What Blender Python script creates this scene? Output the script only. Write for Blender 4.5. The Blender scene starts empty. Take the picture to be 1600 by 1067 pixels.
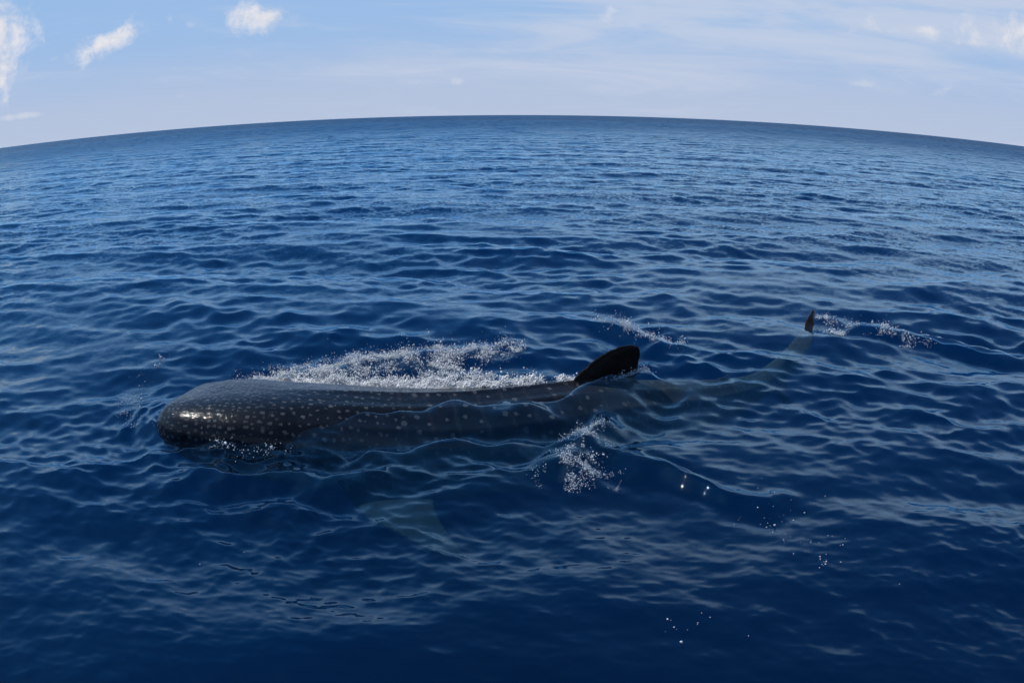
import bpy, math, random
import numpy as np
from mathutils import Vector, Matrix, noise as mnoise

rad = math.radians
sc = bpy.context.scene
rng = np.random.default_rng(7)
random.seed(7)
CAM_H = 2.6

# ------------------------------------------------------------------ camera
cam_d = bpy.data.cameras.new("camera")
cam = bpy.data.objects.new("camera", cam_d)
sc.collection.objects.link(cam)
cam.location = (0, 0, CAM_H)
cam.rotation_euler = (Matrix.Rotation(rad(90 - 15.4), 4, 'X') @ Matrix.Rotation(rad(-0.1), 4, 'Z')).to_euler()
cam_d.type = 'PANO'
cam_d.panorama_type = 'FISHEYE_EQUISOLID'
cam_d.sensor_fit = 'HORIZONTAL'
cam_d.sensor_width = 36.0
cam_d.fisheye_lens = 36.0 * 1320.0 / 1600.0
cam_d.fisheye_fov = rad(170)
cam_d.clip_start = 0.05
cam_d.clip_end = 200000
sc.camera = cam

# ------------------------------------------------------------------ light
SUN_EL, SUN_AZ = 54.0, -68.0          # azimuth from +Y, clockwise positive
sun_d = bpy.data.lights.new("sun", 'SUN')
sun_d.energy = 4.0
sun_d.angle = rad(0.53)
sun_d.color = (1.0, 0.955, 0.88)
sun = bpy.data.objects.new("sun", sun_d)
sc.collection.objects.link(sun)
sd = Vector((math.sin(rad(SUN_AZ)) * math.cos(rad(SUN_EL)), math.cos(rad(SUN_AZ)) * math.cos(rad(SUN_EL)), math.sin(rad(SUN_EL))))
sun.rotation_euler = sd.to_track_quat('Z', 'Y').to_euler()

sc.view_settings.view_transform = 'Standard'
sc.view_settings.look = 'None'
sc.view_settings.gamma = 1.0
sc.view_settings.use_curve_mapping = False
sc.view_settings.exposure = -0.15

sc.render.engine = 'CYCLES'
cy = sc.cycles
cy.use_denoising = True
cy.max_bounces = 8
cy.transparent_max_bounces = 12
cy.volume_bounces = 1
cy.glossy_bounces = 3
cy.diffuse_bounces = 2
cy.caustics_reflective = False
cy.caustics_refractive = False
cy.sample_clamp_direct = 0.0
cy.sample_clamp_indirect = 6.0


# ------------------------------------------------------------------ node helper
class NT:
    def __init__(s, tree):
        s.t = tree
        s.n = tree.nodes
        s.n.clear()

    def node(s, kind, **kw):
        nd = s.n.new(kind)
        for k, v in kw.items():
            setattr(nd, k, v)
        return nd

    def put(s, sock, v):
        if v is None:
            return
        if isinstance(v, (bpy.types.NodeSocket,)):
            s.t.links.new(v, sock)
        elif isinstance(v, bpy.types.Node):
            s.t.links.new(v.outputs[0], sock)
        else:
            sock.default_value = v

    def m(s, op, a, b=None, c=None, clamp=False):
        nd = s.node('ShaderNodeMath', operation=op)
        nd.use_clamp = clamp
        s.put(nd.inputs[0], a)
        s.put(nd.inputs[1], b)
        s.put(nd.inputs[2], c)
        return nd.outputs[0]

    def vm(s, op, a, b=None):
        nd = s.node('ShaderNodeVectorMath', operation=op)
        s.put(nd.inputs[0], a)
        s.put(nd.inputs[1], b)
        return nd.outputs['Value'] if op in ('LENGTH', 'DOT_PRODUCT') else nd.outputs[0]

    def noise(s, vec, scale, detail=2.0, rough=0.5, dist=0.0, dim='3D'):
        nd = s.node('ShaderNodeTexNoise', noise_dimensions=dim)
        s.put(nd.inputs['Vector'], vec)
        nd.inputs['Scale'].default_value = scale
        nd.inputs['Detail'].default_value = detail
        nd.inputs['Roughness'].default_value = rough
        nd.inputs['Distortion'].default_value = dist
        return nd.outputs['Fac']

    def ramp(s, v, lo, hi, a=0.0, b=1.0, kind='SMOOTHSTEP'):
        nd = s.node('ShaderNodeMapRange', interpolation_type=kind)
        nd.clamp = True if kind == 'LINEAR' else nd.clamp
        s.put(nd.inputs['Value'], v)
        s.put(nd.inputs['From Min'], lo)
        s.put(nd.inputs['From Max'], hi)
        s.put(nd.inputs['To Min'], a)
        s.put(nd.inputs['To Max'], b)
        return nd.outputs[0]

    def mix(s, f, a, b, blend='MIX'):
        nd = s.node('ShaderNodeMix', data_type='RGBA', blend_type=blend)
        s.put(nd.inputs[0], f)
        s.put(nd.inputs[6], a)
        s.put(nd.inputs[7], b)
        return nd.outputs[2]

    def xyz(s, x, y, z):
        nd = s.node('ShaderNodeCombineXYZ')
        s.put(nd.inputs[0], x)
        s.put(nd.inputs[1], y)
        s.put(nd.inputs[2], z)
        return nd.outputs[0]


# ------------------------------------------------------------------ sky with clouds
world = bpy.data.worlds.new("World")
sc.world = world
world.use_nodes = True
w = NT(world.node_tree)
sky = w.node('ShaderNodeTexSky', sky_type='NISHITA')
sky.sun_disc = False
sky.sun_elevation = rad(SUN_EL)
sky.sun_rotation = rad(SUN_AZ)
sky.altitude = 0
sky.air_density = 1.0
sky.dust_density = 0.6
sky.ozone_density = 2.0
tc = w.node('ShaderNodeTexCoord')
D = tc.outputs['Generated']
sep = w.node('ShaderNodeSeparateXYZ')
w.put(sep.inputs[0], D)
X, Y, Z = sep.outputs
az = w.m('ARCTAN2', X, Y)
el = w.m('ARCSINE', Z)
big = w.noise(D, 9.0, 2.0, 0.5)
puff = w.noise(D, 26.0, 7.0, 0.62, 0.3)
puff_s = w.m('SUBTRACT', puff, 0.5)
# each cumulus: azimuth, elevation (degrees), half width, half height, tilt, softness
CL = [(-35.0, 7.6, 3.2, 3.0, 62, 1.0), (-34.7, 5.2, 2.0, 1.5, 50, 1.0), (-27.6, 6.1, 3.8, 1.0, 17, 1.0), (-31.2, 5.4, .9, .4, 10, .8),
      (-16.8, 7.2, 2.9, .95, 0, 0.95), (-21.7, 6.9, 0.5, 0.35, 0, 0.4), (-7.0, 2.35, 0.8, 0.24, 0, 0.22), (-3.7, 2.3, 0.5, 0.24, 0, 0.25),
      (6.5, 7.0, 0.65, 0.55, 15, 0.6), (8.2, 6.2, 1.3, 0.5, -10, 0.25), (29.6, 3.2, .9, 0.45, 15, 0.8), (34.4, 7.4, 4.6, 1.7, 4, 0.9),
      (27.5, 6.9, 5.0, 0.75, -2, 0.7), (31.2, 6.4, 3.2, .45, 0, .7), (-22.4, 2.2, 0.45, 0.22, 0, 0.35), (17.7, 2.7, 1.3, .16, 3, .2),
      (23.8, 3.0, 1.1, .24, 3, .25), (-33.1, 1.9, 2.4, .22, 0, .4),
      (-58, 6, 8, 3, 10, .9), (-80, 12, 9, 4, -8, .9), (60, 9, 7, 2.4, 0, .8), (100, 7, 9, 3, 0, .9),
      (150, 9, 10, 3, 0, .9), (-140, 8, 8, 2.6, 0, .9)]
cloud = None
for (a0, e0, wa, he, tilt, amt) in CL:
    da = w.m('SUBTRACT', az, rad(a0))
    de = w.m('SUBTRACT', el, rad(e0))
    c, s_ = math.cos(rad(tilt)), math.sin(rad(tilt))
    u = w.m('DIVIDE', w.m('ADD', w.m('MULTIPLY', da, c), w.m('MULTIPLY', de, s_)), rad(wa))
    v = w.m('DIVIDE', w.m('SUBTRACT', w.m('MULTIPLY', de, c), w.m('MULTIPLY', da, s_)), rad(he))
    d = w.vm('LENGTH', w.xyz(u, v, 0.0))
    f = w.m('ADD', w.m('SUBTRACT', 1.0, d), w.m('MULTIPLY', puff_s, 3.6))
    f = w.m('MULTIPLY', w.ramp(f, -0.05, 1.25), amt)
    cloud = f if cloud is None else w.m('MAXIMUM', cloud, f)
# high thin cirrus, streaked along the horizon; thicker to the right
cv = w.xyz(w.m('MULTIPLY', az, 2.2), w.m('ADD', w.m('MULTIPLY', el, 17.0), w.m('MULTIPLY', az, 0.7)), 3.1)
c1 = w.noise(cv, 1.7, 6.0, 0.6, 0.6)
c2 = w.noise(w.xyz(w.m('MULTIPLY', az, 1.0), w.m('MULTIPLY', el, 4.0), 8.4), 1.6, 2.0)
side = w.ramp(az, rad(-16), rad(12), 0.0, 1.0)
side = w.m('MULTIPLY', side, w.ramp(el, rad(1.0), rad(5.0), 0.15, 1.0))
ci = w.m('ADD', w.m('ADD', c1, w.m('MULTIPLY', c2, 0.5)), w.m('MULTIPLY', side, 0.30))
cirrus = w.m('MULTIPLY', w.ramp(ci, 0.76, 1.16), 0.70)
cirrus = w.m('MULTIPLY', cirrus, w.ramp(el, rad(9), rad(24), 1.0, 0.12))
skyc = w.mix(1.0, sky.outputs[0], (0.40, 0.84, 1.15, 1), 'MULTIPLY')
# milky humid air low over the horizon
low = w.mix(w.ramp(el, 0.0, rad(7.5)), (5.2, 6.15, 8.1, 1), (3.6, 5.6, 8.8, 1))
skyc = w.mix(w.ramp(el, rad(7), rad(24)), low, skyc)
shade = w.ramp(w.m('ADD', w.m('MULTIPLY', puff, .8), w.m('MULTIPLY', big, .5)), .50, .78)
c_up = w.mix(shade, (6.3, 6.8, 8.2, 1), (9.0, 8.9, 9.3, 1))
skyc = w.mix(cirrus, skyc, (6.6, 7.2, 8.6, 1))
skyc = w.mix(cloud, skyc, c_up)
bg = w.node('ShaderNodeBackground')
w.put(bg.inputs[0], skyc)
bg.inputs[1].default_value = 0.10
wo = w.node('ShaderNodeOutputWorld')
w.put(wo.inputs[0], bg.outputs[0])


# ------------------------------------------------------------------ whale shark axis
# (x, y, z of section centre, half width, half height up, half height down, squareness)
AX = np.array([
    (-3.16, 7.05, -.05, .34, .12, .14, 3.0),
    (-3.13, 7.045, -.05, .42, .19, .22, 3.1),
    (-3.02, 7.02, -.04, .50, .245, .30, 3.1),
    (-2.76, 6.95, -.04, .60, .285, .40, 2.9),
    (-2.30, 6.94, -.07, .66, .325, .50, 2.5),
    (-1.60, 7.12, -.22, .66, .395, .58, 2.1),
    (-1.00, 7.28, -.355, .65, .45, .60, 1.9),
    (-0.40, 7.45, -.43, .62, .48, .58, 1.85),
    (0.20, 7.68, -.465, .58, .50, .55, 1.85),
    (0.80, 7.95, -.46, .53, .47, .48, 1.9),
    (1.40, 8.30, -.51, .43, .38, .39, 2.0),
    (2.00, 8.64, -.54, .34, .30, .30, 2.0),
    (2.50, 8.94, -.55, .26, .22, .22, 2.0),
    (2.95, 9.26, -.52, .19, .15, .15, 2.0),
    (3.25, 9.56, -.42, .13, .12, .12, 2.0),
    (3.45, 9.82, -.36, .07, .10, .10, 2.0)])
_seg = np.r_[0, np.cumsum(np.linalg.norm(np.diff(AX[:, :3], axis=0), axis=1))]
BL = _seg[-1]


def smooth_interp(s, k):
    # Catmull-Rom style smooth interpolation through np.interp of a refined curve
    return np.interp(s, SS, AXF[:, k])


SS = np.linspace(0, BL, 600)
AXF = np.stack([np.interp(SS, _seg, AX[:, k]) for k in range(7)], axis=1)
for _ in range(3):                      # soften the joints of the polyline, ends kept
    ker = np.hanning(31)
    ker /= ker.sum()
    for k in range(7):
        p = np.r_[2 * AXF[0, k] - AXF[15:0:-1, k], AXF[:, k], 2 * AXF[-1, k] - AXF[-2:-17:-1, k]]
        q = np.convolve(p, ker, 'valid')
        wgt = np.clip((SS - .1) / .8, 0, 1)
        AXF[:, k] = AXF[:, k] * (1 - wgt) + q * wgt
TAN = np.gradient(AXF[:, :3], axis=0)
TAN /= np.linalg.norm(TAN, axis=1)[:, None]
SIDE = np.stack([TAN[:, 1], -TAN[:, 0], 0 * TAN[:, 0]], axis=1)      # towards the camera side
SIDE /= np.linalg.norm(SIDE, axis=1)[:, None]


def axis_at(s):
    i = min(int(s / BL * 599), 599)
    return AXF[i], TAN[i], SIDE[i]


# ------------------------------------------------------------------ sea surface
# wave components: wavelength octave bands with an rms slope each
bands = [(4.5, 9.0, .034, 14, 38), (2.2, 4.5, .044, 22, 42), (1.1, 2.2, .062, 34, 48), (.55, 1.1, .075, 48, 55),
         (.27, .55, .078, 60, 62), (.12, .27, .085, 70, 70), (.06, .12, .065, 40, 75)]
comps = []
for lo, hi, slope, n, spread in bands:
    for i in range(n):
        lam = lo * (hi / lo) ** ((i + rng.random()) / n)
        k = 2 * math.pi / lam
        a = slope * math.sqrt(2.0 / n) / k
        th = rad(-98 + rng.normal() * spread * (.62 if lam > 1.5 else .85))     # travelling mostly towards the camera
        comps.append((k * math.cos(th), k * math.sin(th), a, rng.random() * 2 * math.pi, lam))


TURB = []
for i in range(46):
    lam = .14 * (.75 / .14) ** ((i + rng.random()) / 46)
    k = 2 * math.pi / lam
    th = rad(90 + rng.normal() * 42)
    TURB.append((k * math.cos(th), k * math.sin(th), .150 * math.sqrt(2.0 / 46) / k, rng.random() * 6.283, lam))


def P2(*pts):
    return np.array(pts, dtype=float)


def poly_dist(x, y, pts):
    """distance to a polyline, parameter 0..1 along it, and signed side"""
    best = np.full(x.shape, 1e9)
    tt = np.zeros(x.shape)
    L = np.r_[0, np.cumsum(np.linalg.norm(np.diff(pts, axis=0), axis=1))]
    for i in range(len(pts) - 1):
        a, b = pts[i], pts[i + 1]
        d = b - a
        l2 = (d ** 2).sum()
        t = np.clip(((x - a[0]) * d[0] + (y - a[1]) * d[1]) / l2, 0, 1)
        dd = np.hypot(x - a[0] - t * d[0], y - a[1] - t * d[1])
        m = dd < best
        best = np.where(m, dd, best)
        tt = np.where(m, (L[i] + t * math.sqrt(l2)) / L[-1], tt)
    return best, tt


# wake ridges: points, height, half width, end fades
RIDGES = [
    (P2((-2.86, 7.85), (-2.51, 8.02), (-2.06, 8.20), (-1.68, 8.38), (-1.1, 8.58), (-.5, 8.75), (.1, 8.70)), .075, .22),
    (P2((.35, 7.25), (.75, 7.45), (1.15, 7.75), (1.5, 8.10)), .14, .20),
    (P2((1.35, 7.85), (.92, 7.10), (.66, 6.62), (.40, 6.0), (.28, 5.5)), .085, .16),
    (P2((.62, 6.7), (.94, 5.85), (1.25, 5.55), (1.7, 5.3), (2.3, 5.15)), .06, .12),
    (P2((1.15, 10.1), (1.28, 9.75), (1.45, 9.4), (1.7, 9.05), (2.1, 8.95)), .09, .16),
    (P2((4.0, 10.4), (4.35, 10.45), (4.6, 10.2), (4.9, 9.8), (5.4, 9.3), (6.2, 8.8), (7.2, 8.4)), .10, .18),
    (P2((-1.95, 6.15), (-1.45, 6.72), (-.9, 6.92), (-.1, 7.08), (.6, 7.35)), .11, .20),
    (P2((-3.2, 5.75), (-2.2, 5.50), (-1.2, 5.7), (-.4, 6.1)), .05, .16),
    (P2((-1.6, 6.0), (-.8, 6.2), (-.1, 6.4), (.4, 6.75)), .05, .13),
]
axf_xy = AXF[::6, :2]
hw_f = AXF[::6, 3]


def body_field(x, y):
    d, t = poly_dist(x, y, axf_xy[::5])
    hw = np.interp(t, np.linspace(0, 1, len(hw_f)), hw_f)
    return d, t, d - hw


def surface(x, y, spacing):
    """displaced position of rest points x, y; spacing = local mesh spacing"""
    dx = np.zeros_like(x)
    dy = np.zeros_like(x)
    z = np.zeros_like(x)
    near = (x > -6) & (x < 8) & (y > 3.5) & (y < 13)
    att = np.ones_like(x)
    extra = np.zeros_like(x)
    if near.any():
        xn, yn = x[near], y[near]
        d, t, e = body_field(xn, yn)
        a = .25 + .75 * np.clip((e - .02) / 1.0, 0, 1) ** .8
        a = np.where(t > .60, np.maximum(a, np.clip((t - .60) / .2, 0, 1)), a)
        att[near] = a
        ex = np.zeros_like(xn)
        # the wash wanders: no ridge runs straight
        xr = xn + .06 * np.sin(5.1 * yn + 1) + .035 * np.sin(9.7 * yn + 3 * xn) + .015 * np.sin(21 * yn - 6 * xn)
        yr = yn + .07 * np.sin(4.3 * xn + .5) + .045 * np.sin(8.9 * xn + 2 + 2 * yn) + .02 * np.sin(19 * xn - 5 * yn)
        hm = 1 + .35 * np.sin(3.7 * xn + 2.1 * yn) * np.sin(6.1 * xn - 2.9 * yn + 1)
        for pts, h, wd in RIDGES:
            h = h * hm
            dd, tt = poly_dist(xr, yr, pts)
            fade = np.clip(np.minimum(tt, 1 - tt) / .25, 0, 1)
            fade = fade * fade * (3 - 2 * fade)
            ex += h * fade * np.exp(-(dd / wd) ** 2) - .35 * h * fade * np.exp(-((dd - 2.1 * wd) / (1.0 * wd)) ** 2)
        # confused short chop where the flank and side fin stir the water
        tm = .0 * xn
        for cx_, cy_, rx_, ry_, am_ in ((-.9, 6.75, .9, .38, 1.0), (.2, 6.75, .7, .45, .9), (-.8, 5.95, .9, .55, .8), (1.0, 7.3, .6, .4, .9),
                                        (2.0, 8.2, .9, .55, .7), (3.0, 9.4, .7, .6, .6), (-1.0, 8.3, 1.3, .4, .7)):
            tm = np.maximum(tm, am_ * np.exp(-((xn - cx_) / rx_) ** 2 - ((yn - cy_) / ry_) ** 2))
        spn = spacing[near]
        for kx, ky, a, ph, lam in TURB:
            ex += tm * a * np.clip((lam / spn - 2.4) / 1.8, 0, 1) * np.cos(kx * xr + ky * yr + ph)
        # bow ripples round the snout
        ds = np.hypot(xn + 2.55, yn - 6.85)
        ang = np.arctan2(yn - 6.85, -(xn + 2.55))
        front = np.exp(-(ang / 1.25) ** 2)
        rr = ds - .72
        ex += front * .011 * np.cos(2 * math.pi * rr / .15) * np.exp(-((rr - .22) / .24) ** 2)
        ex += front * .03 * np.exp(-(rr / .13) ** 2)
        # smooth hollow behind the head's far side
        ex -= .05 * np.exp(-((xn + 2.6) / .6) ** 2 - ((yn - 7.9) / .32) ** 2)
        extra[near] = ex
    gust = np.ones_like(x)
    for lam_g, th_g, ph_g in ((5.1, .4, 1.0), (7.7, 1.9, 2.2), (3.7, 1.2, .3), (11.0, 2.6, 4.0), (23.0, 1.0, 5.0)):
        gust += .24 * np.sin(2 * math.pi / lam_g * (x * math.cos(th_g) + y * math.sin(th_g)) + ph_g)
    # the boat's lee calms the nearest water
    gust = np.clip(gust, .60, 1.7) * (.84 + .16 * np.clip((np.hypot(x, y) - 3.5) / 3.5, 0, 1))
    for kx, ky, a, ph, lam in comps:
        f = np.clip((lam / spacing - 2.4) / 1.8, 0, 1)
        if lam < 1.3:
            f = f * gust
        m = f > 0
        if not m.any():
            continue
        g_ = min(max((1.6 - lam) / 1.0, 0), 1) * 1.1       # short ripples survive beside the body
        every = m.all()
        xm, ym = (x, y) if every else (x[m], y[m])
        am = att if every else att[m]
        amp = a * (f if every else f[m]) * (am + (1 - am) * g_)
        arg = kx * xm + ky * ym + ph
        s, c = np.sin(arg), np.cos(arg)
        kk = math.hypot(kx, ky)
        if every:
            z += amp * c
            dx -= 1.0 * amp * s * kx / kk
            dy -= 1.0 * amp * s * ky / kk
        else:
            z[m] += amp * c
            dx[m] -= 1.0 * amp * s * kx / kk
            dy[m] -= 1.0 * amp * s * ky / kk
    return x + dx, y + dy, z + extra


# polar sheet about the boat; fine where the photograph looks, coarse elsewhere
fine = np.radians(np.linspace(-51, 51, 861))
coarse = np.radians(np.linspace(51, 309, 60)[1:-1])
ANG = np.r_[fine, coarse]
rr_ = [1.9]
while rr_[-1] < 420:
    r_ = rr_[-1]
    rr_.append(r_ + min(.00062 * (r_ * r_ + 6.0), .048 + .0028 * r_))
R1 = np.array(rr_)
R2 = np.geomspace(R1[-1], 90000, 60)[1:]
R0 = np.array([.02, .5, 1.0, 1.4, 1.65])
RAD = np.r_[R0, R1, R2]
print("rings", len(RAD), "verts", len(RAD) * len(ANG))
dR = np.gradient(RAD)
AA, RR = np.meshgrid(ANG, RAD)
SP = np.repeat(np.maximum(dR * .95, RAD * .0014)[:, None], len(ANG), axis=1)
is_coarse = np.zeros(len(ANG), bool)
is_coarse[len(fine):] = True
SP[:, is_coarse] = np.maximum(SP[:, is_coarse], RR[:, is_coarse] * .07)
x0 = (RR * np.sin(AA)).ravel().astype(np.float64)
y0 = (RR * np.cos(AA)).ravel().astype(np.float64)
sx, sy, sz = surface(x0, y0, SP.ravel())
nv, na, nr = len(sx), len(ANG), len(RAD)
me = bpy.data.meshes.new("sea")
idx = np.arange(nv).reshape(nr, na)
nxt = np.roll(idx, -1, axis=1)
quads = np.stack([idx[:-1], idx[1:], nxt[1:], nxt[:-1]], axis=-1).reshape(-1, 4)
quads = quads[:, ::-1]
me.vertices.add(nv)
me.vertices.foreach_set("co", np.stack([sx, sy, sz], axis=1).astype(np.float32).ravel())
me.loops.add(quads.size)
me.loops.foreach_set("vertex_index", quads.astype(np.int32).ravel())
me.polygons.add(len(quads))
me.polygons.foreach_set("loop_start", np.arange(0, quads.size, 4, dtype=np.int32))
me.polygons.foreach_set("use_smooth", np.ones(len(quads), bool))
me.update(calc_edges=True)

# foam on the surface, as a vertex value
FOAM = [  # polyline, half width, strength
    (P2((-2.9, 7.86), (-2.34, 7.94), (-1.81, 7.97), (-1.27, 7.89), (-.75, 7.82), (-.25, 7.80), (.2, 7.84)), .13, 1.5),
    (P2((-2.86, 7.90), (-2.51, 8.08), (-2.06, 8.25), (-1.68, 8.42)), .20, .55),
    (P2((-2.14, 8.2), (-1.61, 8.3), (-1.07, 8.35), (-.53, 8.3)), .24, .46),
    (P2((-1.6, 8.45), (-1.1, 8.64), (-.7, 8.82), (-.3, 8.9)), .14, .42),
    (P2((.52, 7.90), (.66, 7.96)), .06, 1.0),
    (P2((.68, 6.70), (.57, 6.35), (.44, 5.92), (.34, 5.57)), .09, .36),
    (P2((1.18, 10.3), (1.3, 9.85), (1.45, 9.45), (1.67, 9.12)), .08, .42),
    (P2((4.1, 10.05), (4.25, 9.9)), .08, .6),
    (P2((4.1, 10.5), (4.4, 10.4), (4.75, 9.85), (5.1, 9.4)), .09, .40),
]
foam = np.zeros(nv)
nearm = (sx > -4) & (sx < 6) & (sy > 5) & (sy < 11.5)
ii = np.nonzero(nearm)[0]
fv = np.zeros(len(ii))
for pts, wd, st in FOAM:
    dd, tt = poly_dist(sx[ii], sy[ii], pts)
    fade = np.clip(np.minimum(tt + .05, 1.05 - tt) / .15, 0, 1)
    fv = np.maximum(fv, st * fade * np.exp(-(dd / wd) ** 2))
foam[ii] = fv
at = me.attributes.new("foam", 'FLOAT', 'POINT')
at.data.foreach_set("value", foam.astype(np.float32))
sea = bpy.data.objects.new("sea", me)
sc.collection.objects.link(sea)
sea["kind"] = "structure"
sea["label"] = "deep blue open sea with wind ripples reaching the horizon"

FINE_N, FINE_F, MID_F = .13, .9, .9
mat = bpy.data.materials.new("sea_water")
mat.use_nodes = True
t = NT(mat.node_tree)
geo = t.node('ShaderNodeNewGeometry')
pos = geo.outputs['Position']
ps = t.node('ShaderNodeSeparateXYZ')
t.put(ps.inputs[0], pos)
dist = t.vm('LENGTH', pos)
# ripples finer than the mesh: elongated across the wind
px_, py_ = ps.outputs[0], ps.outputs[1]
pn = geo.outputs['Normal']


def slope(scale, stretch, amp, detail, seed, dist_):
    nd = t.node('ShaderNodeTexNoise', noise_dimensions='3D')
    t.put(nd.inputs['Vector'], t.xyz(t.m('MULTIPLY', px_, stretch), py_, seed))
    nd.inputs['Scale'].default_value = scale
    nd.inputs['Detail'].default_value = detail
    nd.inputs['Roughness'].default_value = .6
    nd.inputs['Distortion'].default_value = dist_
    v = t.vm('SUBTRACT', nd.outputs['Color'], (.5, .5, .5))
    v = t.vm('MULTIPLY', v, (.6, 1.0, 0.0))
    sc_ = t.node('ShaderNodeVectorMath', operation='SCALE')
    t.put(sc_.inputs[0], v)
    t.put(sc_.inputs['Scale'], amp)
    return sc_.outputs[0]


# patches where the wind roughens the water, slicks between
patch = t.noise(t.xyz(t.m('MULTIPLY', px_, .45), py_, 0.0), .30, 3.0, .55)
patch = t.ramp(patch, .34, .66, .55, 1.25)
far_patch = t.noise(t.xyz(t.m('MULTIPLY', px_, .35), py_, 4.0), .035, 4.0, .6)
patch = t.m('MULTIPLY', patch, t.ramp(far_patch, .36, .64, .8, 1.15))
sl = t.vm('ADD', slope(17.0, .6, t.m('MULTIPLY', patch, t.ramp(dist, 6, 30, FINE_N, FINE_F)), 3.0, 1.7, .4),
          t.vm('ADD', slope(4.2, .55, t.m('MULTIPLY', patch, t.ramp(dist, 14, 70, .03, MID_F)), 2.0, 5.2, .6),
               t.vm('ADD', slope(1.3, .5, t.m('MULTIPLY', patch, t.ramp(dist, 60, 260, .0, 1.2)), 2.0, 9.1, .3),
                    slope(.28, .4, t.m('MULTIPLY', patch, t.ramp(dist, 150, 700, .0, 1.3)), 2.0, 3.3, .3))))
# mean tilt of the facets that show at grazing angles (the far sides of the waves hide)
inc = t.vm('MULTIPLY', geo.outputs['Incoming'], (1.0, 1.0, 0.0))
tl = t.node('ShaderNodeVectorMath', operation='SCALE')
t.put(tl.inputs[0], inc)
t.put(tl.inputs['Scale'], t.ramp(dist, 25, 300, 0.0, .11))
nrm = t.vm('NORMALIZE', t.vm('ADD', t.vm('ADD', pn, tl.outputs[0]), sl))
# Schlick reflectance; far off the unresolved wave slopes open up the viewing angle
cosv = t.m('ABSOLUTE', t.vm('DOT_PRODUCT', nrm, geo.outputs['Incoming']))
sg = t.ramp(dist, 12, 220, .0, .16)
ce = t.m('SQRT', t.m('ADD', t.m('MULTIPLY', cosv, cosv), t.m('MULTIPLY', sg, sg)))
ce = t.m('MINIMUM', ce, 1.0)
fr = t.m('ADD', .02, t.m('MULTIPLY', .98, t.m('POWER', t.m('SUBTRACT', 1.0, ce), 5.0)))
fr = t.m('MULTIPLY', fr, t.m('SUBTRACT', 1.0, geo.outputs['Backfacing']))
gl = t.node('ShaderNodeBsdfGlossy')
gl.distribution = 'GGX'
gl.inputs['Color'].default_value = (.62, .86, 1, 1)
t.put(gl.inputs['Roughness'], t.ramp(dist, 8, 260, .02, .25))
t.put(gl.inputs['Normal'], nrm)
tr = t.node('ShaderNodeBsdfTransparent')
tr.inputs[0].default_value = (.97, .99, 1, 1)
ms = t.node('ShaderNodeMixShader')
t.put(ms.inputs[0], fr)
t.put(ms.inputs[1], tr.outputs[0])
t.put(ms.inputs[2], gl.outputs[0])
# foam
fa = t.node('ShaderNodeAttribute', attribute_name='foam')
fn = t.noise(pos, 16.0, 5.0, .65, .4)
fn2 = t.noise(pos, 60.0, 3.0, .6)
ff = t.m('ADD', fa.outputs['Fac'], t.m('ADD', t.m('MULTIPLY', t.m('SUBTRACT', fn, .5), 1.6), t.m('MULTIPLY', t.m('SUBTRACT', fn2, .5), .8)))
ff = t.m('MULTIPLY', t.ramp(ff, .52, .85), t.ramp(fa.outputs['Fac'], .02, .2))
df = t.node('ShaderNodeBsdfDiffuse')
df.inputs[0].default_value = (.88, .89, .90, 1)
fb = t.node('ShaderNodeBump')
fb.inputs['Distance'].default_value = .02
t.put(fb.inputs['Height'], fn2)
t.put(df.inputs['Normal'], fb.outputs[0])
# aerated, milky water round the foam
mk = t.node('ShaderNodeBsdfDiffuse')
mk.inputs[0].default_value = (.30, .50, .62, 1)
msk = t.node('ShaderNodeMixShader')
t.put(msk.inputs[0], t.m('MULTIPLY', t.ramp(fa.outputs['Fac'], .22, 1.1), t.ramp(t.noise(pos, 5.0, 4.0, .6, .5), .35, .65, .08, .5)))
t.put(msk.inputs[1], ms.outputs[0])
t.put(msk.inputs[2], mk.outputs[0])
ms2 = t.node('ShaderNodeMixShader')
t.put(ms2.inputs[0], ff)
t.put(ms2.inputs[1], msk.outputs[0])
t.put(ms2.inputs[2], df.outputs[0])
out = t.node('ShaderNodeOutputMaterial')
t.put(out.inputs['Surface'], ms2.outputs[0])
ab = t.node('ShaderNodeVolumeAbsorption')
ab.inputs['Color'].default_value = (.03, .50, .66, 1)
ab.inputs['Density'].default_value = .85
scv = t.node('ShaderNodeVolumeScatter')
scv.inputs['Color'].default_value = (.008, .27, .78, 1)
scv.inputs['Density'].default_value = .076
scv.inputs['Anisotropy'].default_value = 0.0
ad = t.node('ShaderNodeAddShader')
t.put(ad.inputs[0], ab.outputs[0])
t.put(ad.inputs[1], scv.outputs[0])
t.put(out.inputs['Volume'], ad.outputs[0])
mat.cycles.homogeneous_volume = True if hasattr(mat, 'cycles') and hasattr(mat.cycles, 'homogeneous_volume') else True
me.materials.append(mat)


# the sea bed far below closes the water body
sb_v, sb_f = [(0, 0, -30)], []
NSB = 64
for r_ in (200, 4000, 89000):
    for j in range(NSB):
        a_ = 2 * math.pi * j / NSB
        sb_v.append((r_ * math.sin(a_), r_ * math.cos(a_), -30))
for j in range(NSB):
    sb_f.append((0, 1 + (j + 1) % NSB, 1 + j))
    for q_ in range(2):
        o_ = 1 + q_ * NSB
        sb_f.append((o_ + j, o_ + (j + 1) % NSB, o_ + NSB + (j + 1) % NSB, o_ + NSB + j))
sb_m = bpy.data.meshes.new("seabed")
sb_m.from_pydata(sb_v, [], sb_f)
sb_m.update()
seabed = bpy.data.objects.new("seabed", sb_m)
sc.collection.objects.link(seabed)
seabed["kind"] = "structure"
seabed["label"] = "dark sea bed far below the water"
sbm = bpy.data.materials.new("seabed_mud")
sbm.use_nodes = True
q_ = NT(sbm.node_tree)
b_ = q_.node('ShaderNodeBsdfDiffuse')
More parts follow.
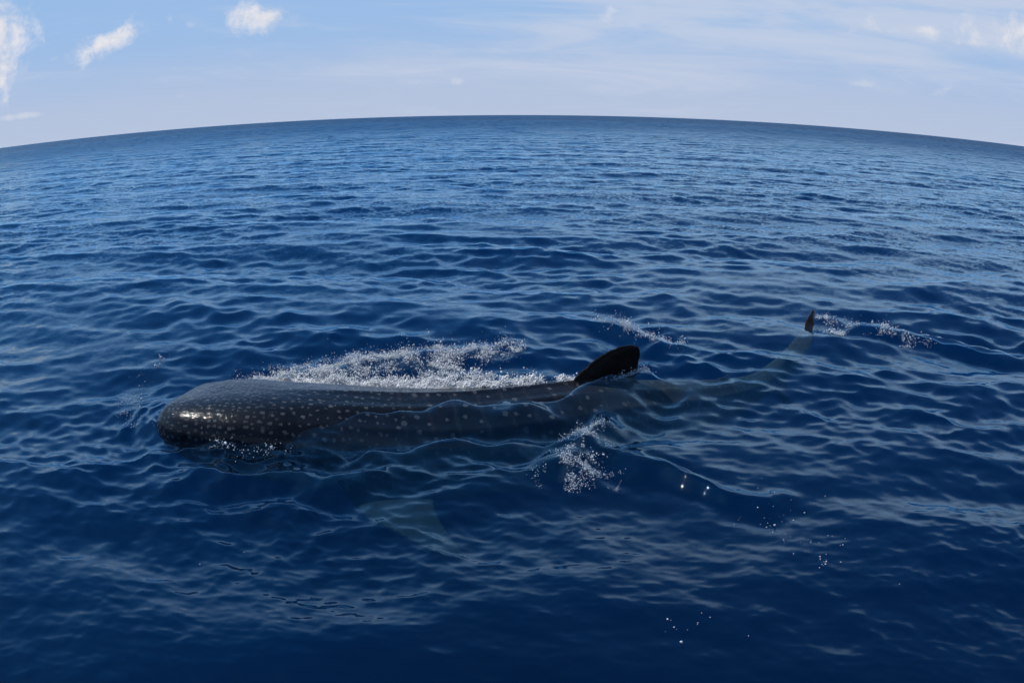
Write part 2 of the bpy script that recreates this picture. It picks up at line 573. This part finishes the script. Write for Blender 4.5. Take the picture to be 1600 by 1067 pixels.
q_.put(b_.inputs[0], q_.mix(q_.noise(q_.node('ShaderNodeNewGeometry').outputs['Position'], .2), (.03, .03, .025, 1), (.06, .055, .05, 1)))
o_ = q_.node('ShaderNodeOutputMaterial')
q_.put(o_.inputs[0], b_.outputs[0])
sb_m.materials.append(sbm)


# ------------------------------------------------------------------ whale shark
def new_mesh(name, verts, faces):
    m = bpy.data.meshes.new(name)
    m.from_pydata([tuple(v) for v in verts], [], [tuple(f) for f in faces])
    m.update()
    return m


def body_shell():
    NS, NA = 150, 56
    verts, faces = [], []
    svals = BL * (np.linspace(0, 1, NS) ** 1.15)
    for s in svals:
        i = min(s / BL * 599, 598.999)
        i0 = int(i)
        fr = i - i0
        q = AXF[i0] * (1 - fr) + AXF[i0 + 1] * fr
        sd_ = SIDE[i0] * (1 - fr) + SIDE[i0 + 1] * fr
        c = Vector(q[:3])
        sv = Vector(sd_)
        for j in range(NA):
            a = 2 * math.pi * j / NA
            ca, sa = math.cos(a), math.sin(a)
            ex = 2.0 / q[6]
            u = math.copysign(abs(ca) ** ex, ca) * q[3]
            v = math.copysign(abs(sa) ** ex, sa) * (q[4] if sa > 0 else q[5])
            if sa < 0:
                u *= 1 - .34 * min(1, -sa) ** 1.2
            # lengthwise ridges of the back and flanks
            rd = 0.0
            if s > 1.0:
                for a0 in (90, 62, 118, 38, 142):
                    dlt = (math.degrees(a) - a0)
                    rd += .024 * math.exp(-(dlt / 4.5) ** 2)
                rd *= min(1, (s - 1.0) / .8) * min(1, (BL - s) / 1.2)
            k = 1 + rd / .5
            # flat, slightly hollow top of the head
            if s < 1.4 and sa > 0:
                v -= .018 * math.exp(-(u / .3) ** 2) * max(0, 1 - s / 1.4)
            p = c + sv * (u * k) + Vector((0, 0, v * k))
            verts.append(p)
    for i in range(NS - 1):
        for j in range(NA):
            a, b = i * NA + j, i * NA + (j + 1) % NA
            faces.append((a, a + NA, b + NA, b))
    # rounded caps
    q, tn, _ = axis_at(0)
    c0 = len(verts)
    verts.append(Vector(q[:3]) - Vector(tn) * .03)
    for j in range(NA):
        faces.append((c0, j, (j + 1) % NA))
    c1 = len(verts)
    verts.append(Vector(AXF[-1][:3]) + Vector(TAN[-1]) * .05)
    o = (NS - 1) * NA
    for j in range(NA):
        faces.append((c1, o + (j + 1) % NA, o + j))
    return verts, faces


def fin_shell(outline_lead, outline_trail, thick, normal, root_th=1.0):
    """a fin given by matching points of its leading and trailing edge, root to tip, with a lens section"""
    verts, faces = [], []
    n = len(outline_lead)
    M = 15
    nrm = Vector(normal).normalized()
    for i in range(n):
        L, T = Vector(outline_lead[i]), Vector(outline_trail[i])
        chord = (T - L).length
        f = i / (n - 1)
        th = thick * (1 - .75 * f) * (root_th if i == 0 else 1)
        for side in (1, -1):
            for j in range(M):
                u = j / (M - 1)
                prof = (math.sqrt(max(u, 0)) * (1 - u) ** .9) * 2.2
                verts.append(L.lerp(T, u) + nrm * (side * max(th * .5 * prof, .013)))
    for i in range(n - 1):
        for si in (0, 1):
            for j in range(M - 1):
                a = (i * 2 + si) * M + j
                b = ((i + 1) * 2 + si) * M + j
                faces.append((a, a + 1, b + 1, b) if si == 0 else (a, b, b + 1, a + 1))
    for row in (0, n - 1):
        for j in range(M - 1):
            a = (row * 2) * M + j
            b = (row * 2 + 1) * M + j
            faces.append((a, a + 1, b + 1, b) if row else (a, b, b + 1, a + 1))
    return verts, faces


def refine(pts, n=14):
    """smooth curve through a few points"""
    pts = [Vector(p) for p in pts]
    P = [pts[0] * 2 - pts[1]] + pts + [pts[-1] * 2 - pts[-2]]
    res = []
    for k in range(n):
        f = k / (n - 1) * (len(pts) - 1)
        i = min(int(f), len(pts) - 2)
        u = f - i
        a, b, c, d = P[i], P[i + 1], P[i + 2], P[i + 3]
        res.append(.5 * ((2 * b) + (c - a) * u + (2 * a - 5 * b + 4 * c - d) * u * u + (3 * b - a - 3 * c + d) * u ** 3))
    return res


pieces = [body_shell()]
up = Vector((0, 0, 1))


def on_axis(s, side, z):
    q, tn, sd_ = axis_at(s)
    return Vector((q[0] + sd_[0] * side, q[1] + sd_[1] * side, z))


# first dorsal fin, tip leaning back
lead = refine([(.54, 7.79, -.14), (.60, 7.82, .06), (.75, 7.91, .185), (.93, 8.01, .280), (1.08, 8.10, .318), (1.19, 8.16, .320)])
trail = refine([(1.27, 8.22, -.16), (1.285, 8.225, .0), (1.30, 8.23, .10), (1.31, 8.24, .18), (1.31, 8.24, .245), (1.285, 8.22, .290)])
_, _, sdv = axis_at(4.6)
pieces.append(fin_shell(lead, trail, .13, sdv))
# second dorsal
lead = refine([on_axis(5.75, 0, -.3), on_axis(5.9, 0, -.27), on_axis(6.08, 0, -.25)])
trail = refine([on_axis(6.1, 0, -.3), on_axis(6.12, 0, -.27), on_axis(6.16, 0, -.26)])
pieces.append(fin_shell(lead, trail, .06, axis_at(6)[2]))
# anal fin
lead = refine([on_axis(5.8, 0, -.62), on_axis(5.95, 0, -.75), on_axis(6.1, 0, -.82)])
trail = refine([on_axis(6.1, 0, -.6), on_axis(6.14, 0, -.7), on_axis(6.18, 0, -.8)])
pieces.append(fin_shell(lead, trail, .05, axis_at(6)[2]))
# tail fin: long upper lobe breaking the surface, shorter lower lobe
e, tn_e, sd_e = AXF[-1], TAN[-1], SIDE[-1]
lead = refine([(3.02, 9.34, -.34), (3.26, 9.72, -.31), (3.56, 10.08, -.23), (3.82, 10.34, -.09), (3.95, 10.46, .06), (4.06, 10.59, .125)])
trail = refine([(3.50, 9.66, -.52), (3.72, 9.88, -.38), (3.94, 10.16, -.24), (4.03, 10.36, -.08), (4.08, 10.52, .03), (4.13, 10.64, .11)])
pieces.append(fin_shell(lead, trail, .10, sd_e))
lead = refine([(3.10, 9.38, -.46), (3.28, 9.52, -.72), (3.5, 9.72, -.98)])
trail = refine([(3.44, 9.80, -.42), (3.50, 9.82, -.66), (3.6, 9.86, -.96)])
pieces.append(fin_shell(lead, trail, .08, sd_e))
# pectoral fins, swept back and down
for sgn in (1, -1):
    lead = refine([on_axis(1.55, .50 * sgn, -.50), on_axis(1.72, .90 * sgn, -.60), on_axis(2.0, 1.22 * sgn, -.70), on_axis(2.35, 1.50 * sgn, -.80)])
    trail = refine([on_axis(2.40, .50 * sgn, -.55), on_axis(2.36, .90 * sgn, -.64), on_axis(2.40, 1.22 * sgn, -.72), on_axis(2.50, 1.50 * sgn, -.81)])
    pieces.append(fin_shell(lead, trail, .11, (0, 0, 1)))
# pelvic fins
for sgn in (1, -1):
    lead = refine([on_axis(4.4, .30 * sgn, -.70), on_axis(4.6, .55 * sgn, -.82), on_axis(4.8, .66 * sgn, -.86)])
    trail = refine([on_axis(4.75, .28 * sgn, -.70), on_axis(4.82, .48 * sgn, -.80), on_axis(4.88, .66 * sgn, -.86)])
    pieces.append(fin_shell(lead, trail, .05, (0, 0, 1)))
verts, faces = [], []
for v, f in pieces:
    o = len(verts)
    verts += v
    faces += [tuple(i + o for i in ff_) for ff_ in f]
raw = new_mesh("shark_raw", verts, faces)
tmp = bpy.data.objects.new("shark_raw", raw)
sc.collection.objects.link(tmp)
mo = tmp.modifiers.new("r", 'REMESH')
mo.mode = 'VOXEL'
mo.voxel_size = .017
mo.use_smooth_shade = True
sm = tmp.modifiers.new("s", 'SMOOTH')
sm.factor = .5
sm.iterations = 5
dg = bpy.context.evaluated_depsgraph_get()
body = bpy.data.meshes.new_from_object(tmp.evaluated_get(dg))
body.name = "whale_shark"
bpy.data.objects.remove(tmp)
n = len(body.vertices)
co = np.empty(n * 3, np.float32)
body.vertices.foreach_get("co", co)
co = co.reshape(-1, 3)
# rest coordinates along and around the body, for the skin pattern
sA = np.zeros(n)
lat = np.zeros(n)
for c in range(0, n, 20000):
    q = co[c:c + 20000]
    d2 = ((q[:, None, :2] - AXF[None, ::2, :2]) ** 2).sum(-1)
    k = d2.argmin(1) * 2
    sA[c:c + 20000] = SS[k]
    lat[c:c + 20000] = ((q - AXF[k, :3]) * SIDE[k]).sum(1)
hgt = co[:, 2] - np.interp(sA, SS, AXF[:, 2])
arc = np.arctan2(lat, hgt + .25) * .62
for nm, val in (("along", sA), ("around", arc), ("height", hgt), ("lateral", lat)):
    a_ = body.attributes.new(nm, 'FLOAT', 'POINT')
    a_.data.foreach_set("value", val.astype(np.float32))
ORG = Vector((-.1, 7.5, 0))
co -= np.array(ORG)
body.vertices.foreach_set("co", co.ravel())
body.polygons.foreach_set("use_smooth", np.ones(len(body.polygons), bool))
body.update()
shark = bpy.data.objects.new("whale_shark", body)
shark.location = ORG
sc.collection.objects.link(shark)
shark["label"] = "dark whale shark with pale spots swimming left at the surface, dorsal fin raised"
shark["category"] = "whale shark"

ms_ = bpy.data.materials.new("shark_skin")
ms_.use_nodes = True
t = NT(ms_.node_tree)
al = t.node('ShaderNodeAttribute', attribute_name='along').outputs['Fac']
ar = t.node('ShaderNodeAttribute', attribute_name='around').outputs['Fac']
hg = t.node('ShaderNodeAttribute', attribute_name='height').outputs['Fac']
pos = t.node('ShaderNodeTexCoord').outputs['Object']


def dots(scale, size, soft, jit, offs):
    v = t.xyz(t.m('ADD', al, offs), ar, 0.0)
    vo = t.node('ShaderNodeTexVoronoi', voronoi_dimensions='2D', feature='F1')
    t.put(vo.inputs['Vector'], v)
    vo.inputs['Scale'].default_value = scale
    vo.inputs['Randomness'].default_value = jit
    cs = t.node('ShaderNodeSeparateColor')
    t.put(cs.inputs[0], vo.outputs['Color'])
    r = t.m('MULTIPLY', size, t.m('ADD', .6, t.m('MULTIPLY', cs.outputs[0], .7)))
    dd = t.m('SUBTRACT', r, vo.outputs['Distance'])
    return t.m('MULTIPLY', t.ramp(dd, -soft, soft), t.m('ADD', .55, t.m('MULTIPLY', cs.outputs[1], .45)))


wob = t.noise(pos, 14.0, 2.0)
small = dots(19.0, .20, .09, .6, 0.0)
midd = dots(12.0, .165, .06, .65, 3.0)
large = dots(6.6, .135, .035, .7, 7.0)
k1 = t.ramp(t.m('ADD', al, t.m('MULTIPLY', t.m('SUBTRACT', wob, .5), .5)), .75, 1.15)
k2 = t.ramp(al, 1.9, 2.4)
sp = t.m('ADD', t.m('MULTIPLY', small, t.m('SUBTRACT', 1.0, k1)),
         t.m('ADD', t.m('MULTIPLY', midd, t.m('MULTIPLY', k1, t.m('SUBTRACT', 1.0, k2))), t.m('MULTIPLY', large, k2)))
# pale bars between the rows of spots
bar = t.m('SINE', t.m('MULTIPLY', t.m('ADD', al, t.m('MULTIPLY', wob, .09)), 26.0))
bar = t.m('MULTIPLY', t.ramp(bar, .80, 1.0), t.m('MULTIPLY', k2, .09))
mott = t.noise(pos, 5.0, 5.0, .6)
fine_n = t.noise(pos, 60.0, 3.0, .6)
base = t.mix(t.ramp(mott, .3, .7), (.003, .0045, .008, 1), (.007, .009, .015, 1))
base = t.mix(t.ramp(al, 3.4, 5.0), base, t.mix(mott, (.018, .020, .022, 1), (.075, .072, .068, 1)))
lt = t.m('ABSOLUTE', t.node('ShaderNodeAttribute', attribute_name='lateral').outputs['Fac'])
base = t.mix(t.m('MULTIPLY', t.ramp(hg, .30, .10), t.ramp(al, 1.3, 2.1)), base, t.mix(mott, (.035, .038, .042, 1), (.080, .080, .078, 1)))
base = t.mix(t.ramp(lt, .55, 1.3), base, t.mix(mott, (.012, .018, .018, 1), (.05, .06, .056, 1)))
base = t.mix(t.m('MULTIPLY', t.m('SUBTRACT', fine_n, .4), .6), base, (.011, .012, .016, 1))
pale = t.mix(fine_n, (.12, .125, .135, 1), (.25, .25, .25, 1))
colr = t.mix(t.m('MULTIPLY', t.m('MULTIPLY', t.m('MAXIMUM', sp, bar), t.ramp(t.m('ABSOLUTE', t.node('ShaderNodeAttribute', attribute_name='lateral').outputs['Fac']), .60, .72, 1.0, 0.0)), .45), base, pale)
nz_ = t.node('ShaderNodeSeparateXYZ')
t.put(nz_.inputs[0], t.node('ShaderNodeNewGeometry').outputs['Normal'])
belly = t.m('MULTIPLY', t.ramp(al, .5, 1.3), t.m('MULTIPLY', t.ramp(t.m('ADD', nz_.outputs[2], t.m('MULTIPLY', t.m('SUBTRACT', wob, .5), .4)), -.25, -.7), t.ramp(hg, -.10, -.26)))
colr = t.mix(belly, colr, (.50, .52, .50, 1))
fin_k = t.m('MULTIPLY', t.ramp(hg, .44, .53), t.ramp(al, 3.6, 3.9))
colr = t.mix(t.m('MULTIPLY', t.ramp(hg, .20, .36), t.ramp(al, 6.9, 7.1)), colr, (.020, .012, .011, 1))
colr = t.mix(t.m('MULTIPLY', fin_k, .97), colr, (.004, .0036, .0036, 1))
pb = t.node('ShaderNodeBsdfPrincipled')
t.put(pb.inputs['Base Color'], colr)
t.put(pb.inputs['Roughness'], t.ramp(mott, .3, .75, .42, .6))
pb.inputs['IOR'].default_value = 1.4
# no wet sheen where water replaces the air
ws_ = t.node('ShaderNodeSeparateXYZ')
t.put(ws_.inputs[0], t.node('ShaderNodeNewGeometry').outputs['Position'])
wz_ = ws_.outputs[2]
t.put(pb.inputs['Coat Weight'], t.m('MULTIPLY', t.m('SUBTRACT', .90, t.m('MULTIPLY', fin_k, .72)), t.ramp(wz_, -.20, -.08)))
pb.inputs['Specular IOR Level'].default_value = .05
pb.inputs['Coat Roughness'].default_value = .05
pb.inputs['Coat IOR'].default_value = 1.33
wet = t.noise(pos, 9.0, 4.0, .6, .8)
bm = t.node('ShaderNodeBump')
bm.inputs['Distance'].default_value = .03
bm.inputs['Strength'].default_value = .36
t.put(bm.inputs['Height'], t.m('ADD', t.m('MULTIPLY', wet, .8), t.m('ADD', t.m('MULTIPLY', fine_n, .10), t.m('MULTIPLY', t.noise(pos, 30.0, 2.0, .5, .8), .28))))
t.put(pb.inputs['Coat Normal'], bm.outputs[0])
bm2 = t.node('ShaderNodeBump')
bm2.inputs['Distance'].default_value = .01
bm2.inputs['Strength'].default_value = .4
t.put(bm2.inputs['Height'], fine_n)
t.put(pb.inputs['Normal'], bm2.outputs[0])
out = t.node('ShaderNodeOutputMaterial')
t.put(out.inputs[0], pb.outputs[0])
body.materials.clear()
body.materials.append(ms_)


def simple(name, col, rough, **kw):
    m = bpy.data.materials.new(name)
    m.use_nodes = True
    q = NT(m.node_tree)
    b = q.node('ShaderNodeBsdfPrincipled')
    nz = q.noise(q.node('ShaderNodeNewGeometry').outputs['Position'], 40.0, 2.0)
    q.put(b.inputs['Base Color'], q.mix(nz, tuple(c * .85 for c in col) + (1,), tuple(min(1, c * 1.1) for c in col) + (1,)))
    b.inputs['Roughness'].default_value = rough
    for k, v in kw.items():
        b.inputs[k].default_value = v
    o = q.node('ShaderNodeOutputMaterial')
    q.put(o.inputs[0], b.outputs[0])
    return m


eye_m = simple("eye_black", (.01, .01, .012), .08)
import bmesh
for sgn in (1, -1):
    q, tn, sd_ = axis_at(.55)
    b = bmesh.new()
    bmesh.ops.create_icosphere(b, subdivisions=3, radius=.035)
    m = bpy.data.meshes.new("eye")
    b.to_mesh(m)
    b.free()
    for p in m.polygons:
        p.use_smooth = True
    m.materials.append(eye_m)
    eo = bpy.data.objects.new("eye", m)
    eo.parent = shark
    pnt = Vector((q[0] + sd_[0] * q[3] * .985 * sgn, q[1] + sd_[1] * q[3] * .985 * sgn, q[2] - .06))
    eo.location = pnt - ORG
    sc.collection.objects.link(eo)

# ------------------------------------------------------------------ foam, spray and bubbles
OCT_V = np.array([(1, 0, 0), (-1, 0, 0), (0, 1, 0), (0, -1, 0), (0, 0, 1), (0, 0, -1)], float)
OCT_F = np.array([(0, 2, 4), (2, 1, 4), (1, 3, 4), (3, 0, 4), (2, 0, 5), (1, 2, 5), (3, 1, 5), (0, 3, 5)])
foam_m = bpy.data.materials.new("foam_white")
foam_m.use_nodes = True
q_ = NT(foam_m.node_tree)
fcol = q_.mix(q_.noise(q_.node('ShaderNodeNewGeometry').outputs['Position'], 30.0, 2.0), (.84, .87, .90, 1), (.95, .95, .95, 1))
d_ = q_.node('ShaderNodeBsdfDiffuse')
tr_ = q_.node('ShaderNodeBsdfTranslucent')
q_.put(d_.inputs[0], fcol)
q_.put(tr_.inputs[0], fcol)
mx_ = q_.node('ShaderNodeMixShader')
mx_.inputs[0].default_value = .15
q_.put(mx_.inputs[1], d_.outputs[0])
q_.put(mx_.inputs[2], tr_.outputs[0])
q_.put(q_.node('ShaderNodeOutputMaterial').inputs[0], mx_.outputs[0])
drop_m = simple("spray_drops", (.62, .68, .74), .06, **{'Specular IOR Level': .8})


def nz(x, y, f, o=0.0):
    return np.array([mnoise.noise((a * f + o, b * f - o, o)) for a, b in zip(x, y)])


def scatter(pts, width, count, cluster, thr, lift, size, freq=5.0, seed=1, mound=0.0):
    """rest positions near a polyline, clustered by noise -> world positions and radii"""
    r = np.random.default_rng(seed)
    L = np.r_[0, np.cumsum(np.linalg.norm(np.diff(pts, axis=0), axis=1))]
    t_ = r.random(count * 4)
    px = np.interp(t_ * L[-1], L, pts[:, 0])
    py = np.interp(t_ * L[-1], L, pts[:, 1])
    tx, ty = np.interp(t_ * L[-1] + .05, L, pts[:, 0]) - px, np.interp(t_ * L[-1] + .05, L, pts[:, 1]) - py
    off = r.normal(size=len(px)) * width
    ll = np.hypot(tx, ty) + 1e-6
    px = px - ty / ll * off + r.normal(size=len(px)) * .03
    py = py + tx / ll * off + r.normal(size=len(px)) * .03
    k = nz(px, py, freq, seed * 3.3) * cluster + r.random(len(px)) * .5 + nz(px, py, freq * 3.1, seed) * cluster * .6
    keep = np.nonzero(k > thr)[0][:count]
    px, py = px[keep], py[keep]
    X_, Y_, Z_ = surface(px, py, np.full(len(px), .02))
    rr = size * np.exp(r.normal(size=len(px)) * .5)
    if mound:
        Z_ = Z_ + mound * r.random(len(px)) * np.clip(.35 + 1.6 * nz(px, py, 7.0, 2.0), 0, 1)
    Z_ = Z_ + rr * .9 + .002 + np.abs(r.normal(size=len(px))) ** 2 * lift
    return X_, Y_, Z_, rr


def blobs(name, sets, material, label):
    V, Fc, o = [], [], 0
    r = np.random.default_rng(11)
    for X_, Y_, Z_, R_ in sets:
        n_ = len(X_)
        q = r.normal(size=(n_, 3, 3))
        u, _, vt = np.linalg.svd(q)
        rot = u @ vt
        sc3 = (.7 + .6 * r.random((n_, 1, 3)))
        v = (OCT_V[None] * sc3) @ rot * R_[:, None, None] + np.stack([X_, Y_, Z_], 1)[:, None]
        V.append(v.reshape(-1, 3))
        Fc.append((OCT_F[None] + (o + 6 * np.arange(n_))[:, None, None]).reshape(-1, 3))
        o += 6 * n_
    V = np.concatenate(V)
    Fc = np.concatenate(Fc)
    m = bpy.data.meshes.new(name)
    m.vertices.add(len(V))
    m.vertices.foreach_set("co", V.astype(np.float32).ravel())
    m.loops.add(Fc.size)
    m.loops.foreach_set("vertex_index", Fc.astype(np.int32).ravel())
    m.polygons.add(len(Fc))
    m.polygons.foreach_set("loop_start", np.arange(0, Fc.size, 3, dtype=np.int32))
    m.polygons.foreach_set("use_smooth", np.ones(len(Fc), bool))
    m.update(calc_edges=True)
    m.materials.append(material)
    ob = bpy.data.objects.new(name, m)
    sc.collection.objects.link(ob)
    ob["kind"] = "stuff"
    ob["label"] = label
    return ob


A = P2((-2.9, 7.86), (-2.34, 7.94), (-1.81, 7.97), (-1.27, 7.89), (-.75, 7.82), (-.25, 7.80), (.3, 7.86))
B = P2((-2.86, 7.88), (-2.51, 8.08), (-2.06, 8.26), (-1.68, 8.44), (-1.14, 8.66), (-.73, 8.85), (-.29, 8.95), (.07, 8.85))
C = P2((-2.14, 8.2), (-1.61, 8.32), (-1.07, 8.38), (-.53, 8.3))
blobs("foam", [scatter(A, .075, 26000, .7, .05, .006, .0042, 4, 2, .09),
               scatter(B - np.array([0, .08]), .15, 8000, 1.5, .52, .010, .0032, 4, 3, .05),
               scatter(C, .22, 7000, 1.6, .58, .006, .0032, 4, 4, .04),
               scatter(P2((.50, 7.90), (.66, 7.96)), .03, 2200, .3, .0, .006, .0045, 5, 5, .08)],
      foam_m, "white foam churned up along the far flank of the whale shark")
blobs("spray", [scatter(B, .16, 4500, 1.3, .42, .02, .0028, 6, 6)],
      drop_m, "glittering spray drops over the wake behind the whale shark's back")
blobs("spray", [scatter(P2((1.16, 10.3), (1.28, 9.85), (1.45, 9.45), (1.7, 9.12), (2.0, 9.05)), .07, 2400, 1.2, .42, .015, .0034, 6, 7)],
      drop_m, "scattered spray on the small wave crest beyond the dorsal fin")
blobs("spray", [scatter(P2((.68, 6.75), (.57, 6.38), (.44, 5.95), (.34, 5.57)), .08, 3000, 1.6, .60, .010, .0023, 8, 8),
                scatter(P2((.49, 5.98), (.62, 5.79), (.74, 5.58)), .05, 900, 1.4, .46, .010, .0022, 8, 9)],
      drop_m, "splash of bright drops on the wave in front of the dorsal fin")
blobs("spray", [scatter(P2((.86, 7.98), (1.04, 8.05), (1.22, 8.10), (1.40, 8.2)), .03, 1800, .8, .2, .010, .0030, 7, 10)],
      drop_m, "drops of water thrown up at the foot of the dorsal fin")
blobs("spray", [scatter(P2((4.14, 10.59), (4.35, 10.5), (4.49, 10.25), (4.75, 9.85), (4.94, 9.45), (5.3, 9.25)), .08, 1300, 1.5, .54, .012, .0038, 5, 11),
                scatter(P2((4.12, 10.05), (4.22, 9.88)), .05, 800, .5, .2, .008, .0045, 5, 12)],
      drop_m, "spray drops trailing off the tail fin tip")
blobs("spray", [scatter(P2((-2.5, 6.22), (-2.2, 6.12), (-1.8, 6.2)), .05, 150, .8, .3, .010, .0036, 7, 13),  # pale drops along the near side stand in for sun glints on the body
                scatter(P2((-3.45, 6.6), (-3.8, 7.2), (-4.0, 7.9), (-4.1, 8.8)), .06, 300, 1.2, .45, .006, .0034, 7, 14)],
      drop_m, "small drops and bubbles round the whale shark's snout")
blobs("bubbles", [scatter(P2((1.53, 5.45), (1.9, 4.7), (1.85, 4.1), (2.4, 4.0)), .20, 60, 1.0, .40, 0, .0032, 3, 15),
                  scatter(P2((.85, 3.5), (1.23, 3.64)), .10, 12, .5, .2, 0, .0034, 3, 16),
                  scatter(P2((-1.9, 4.6), (-1.7, 4.5)), .1, 3, .5, .2, 0, .0034, 3, 17)],
      drop_m, "loose bubbles drifting on the dark water in the foreground")
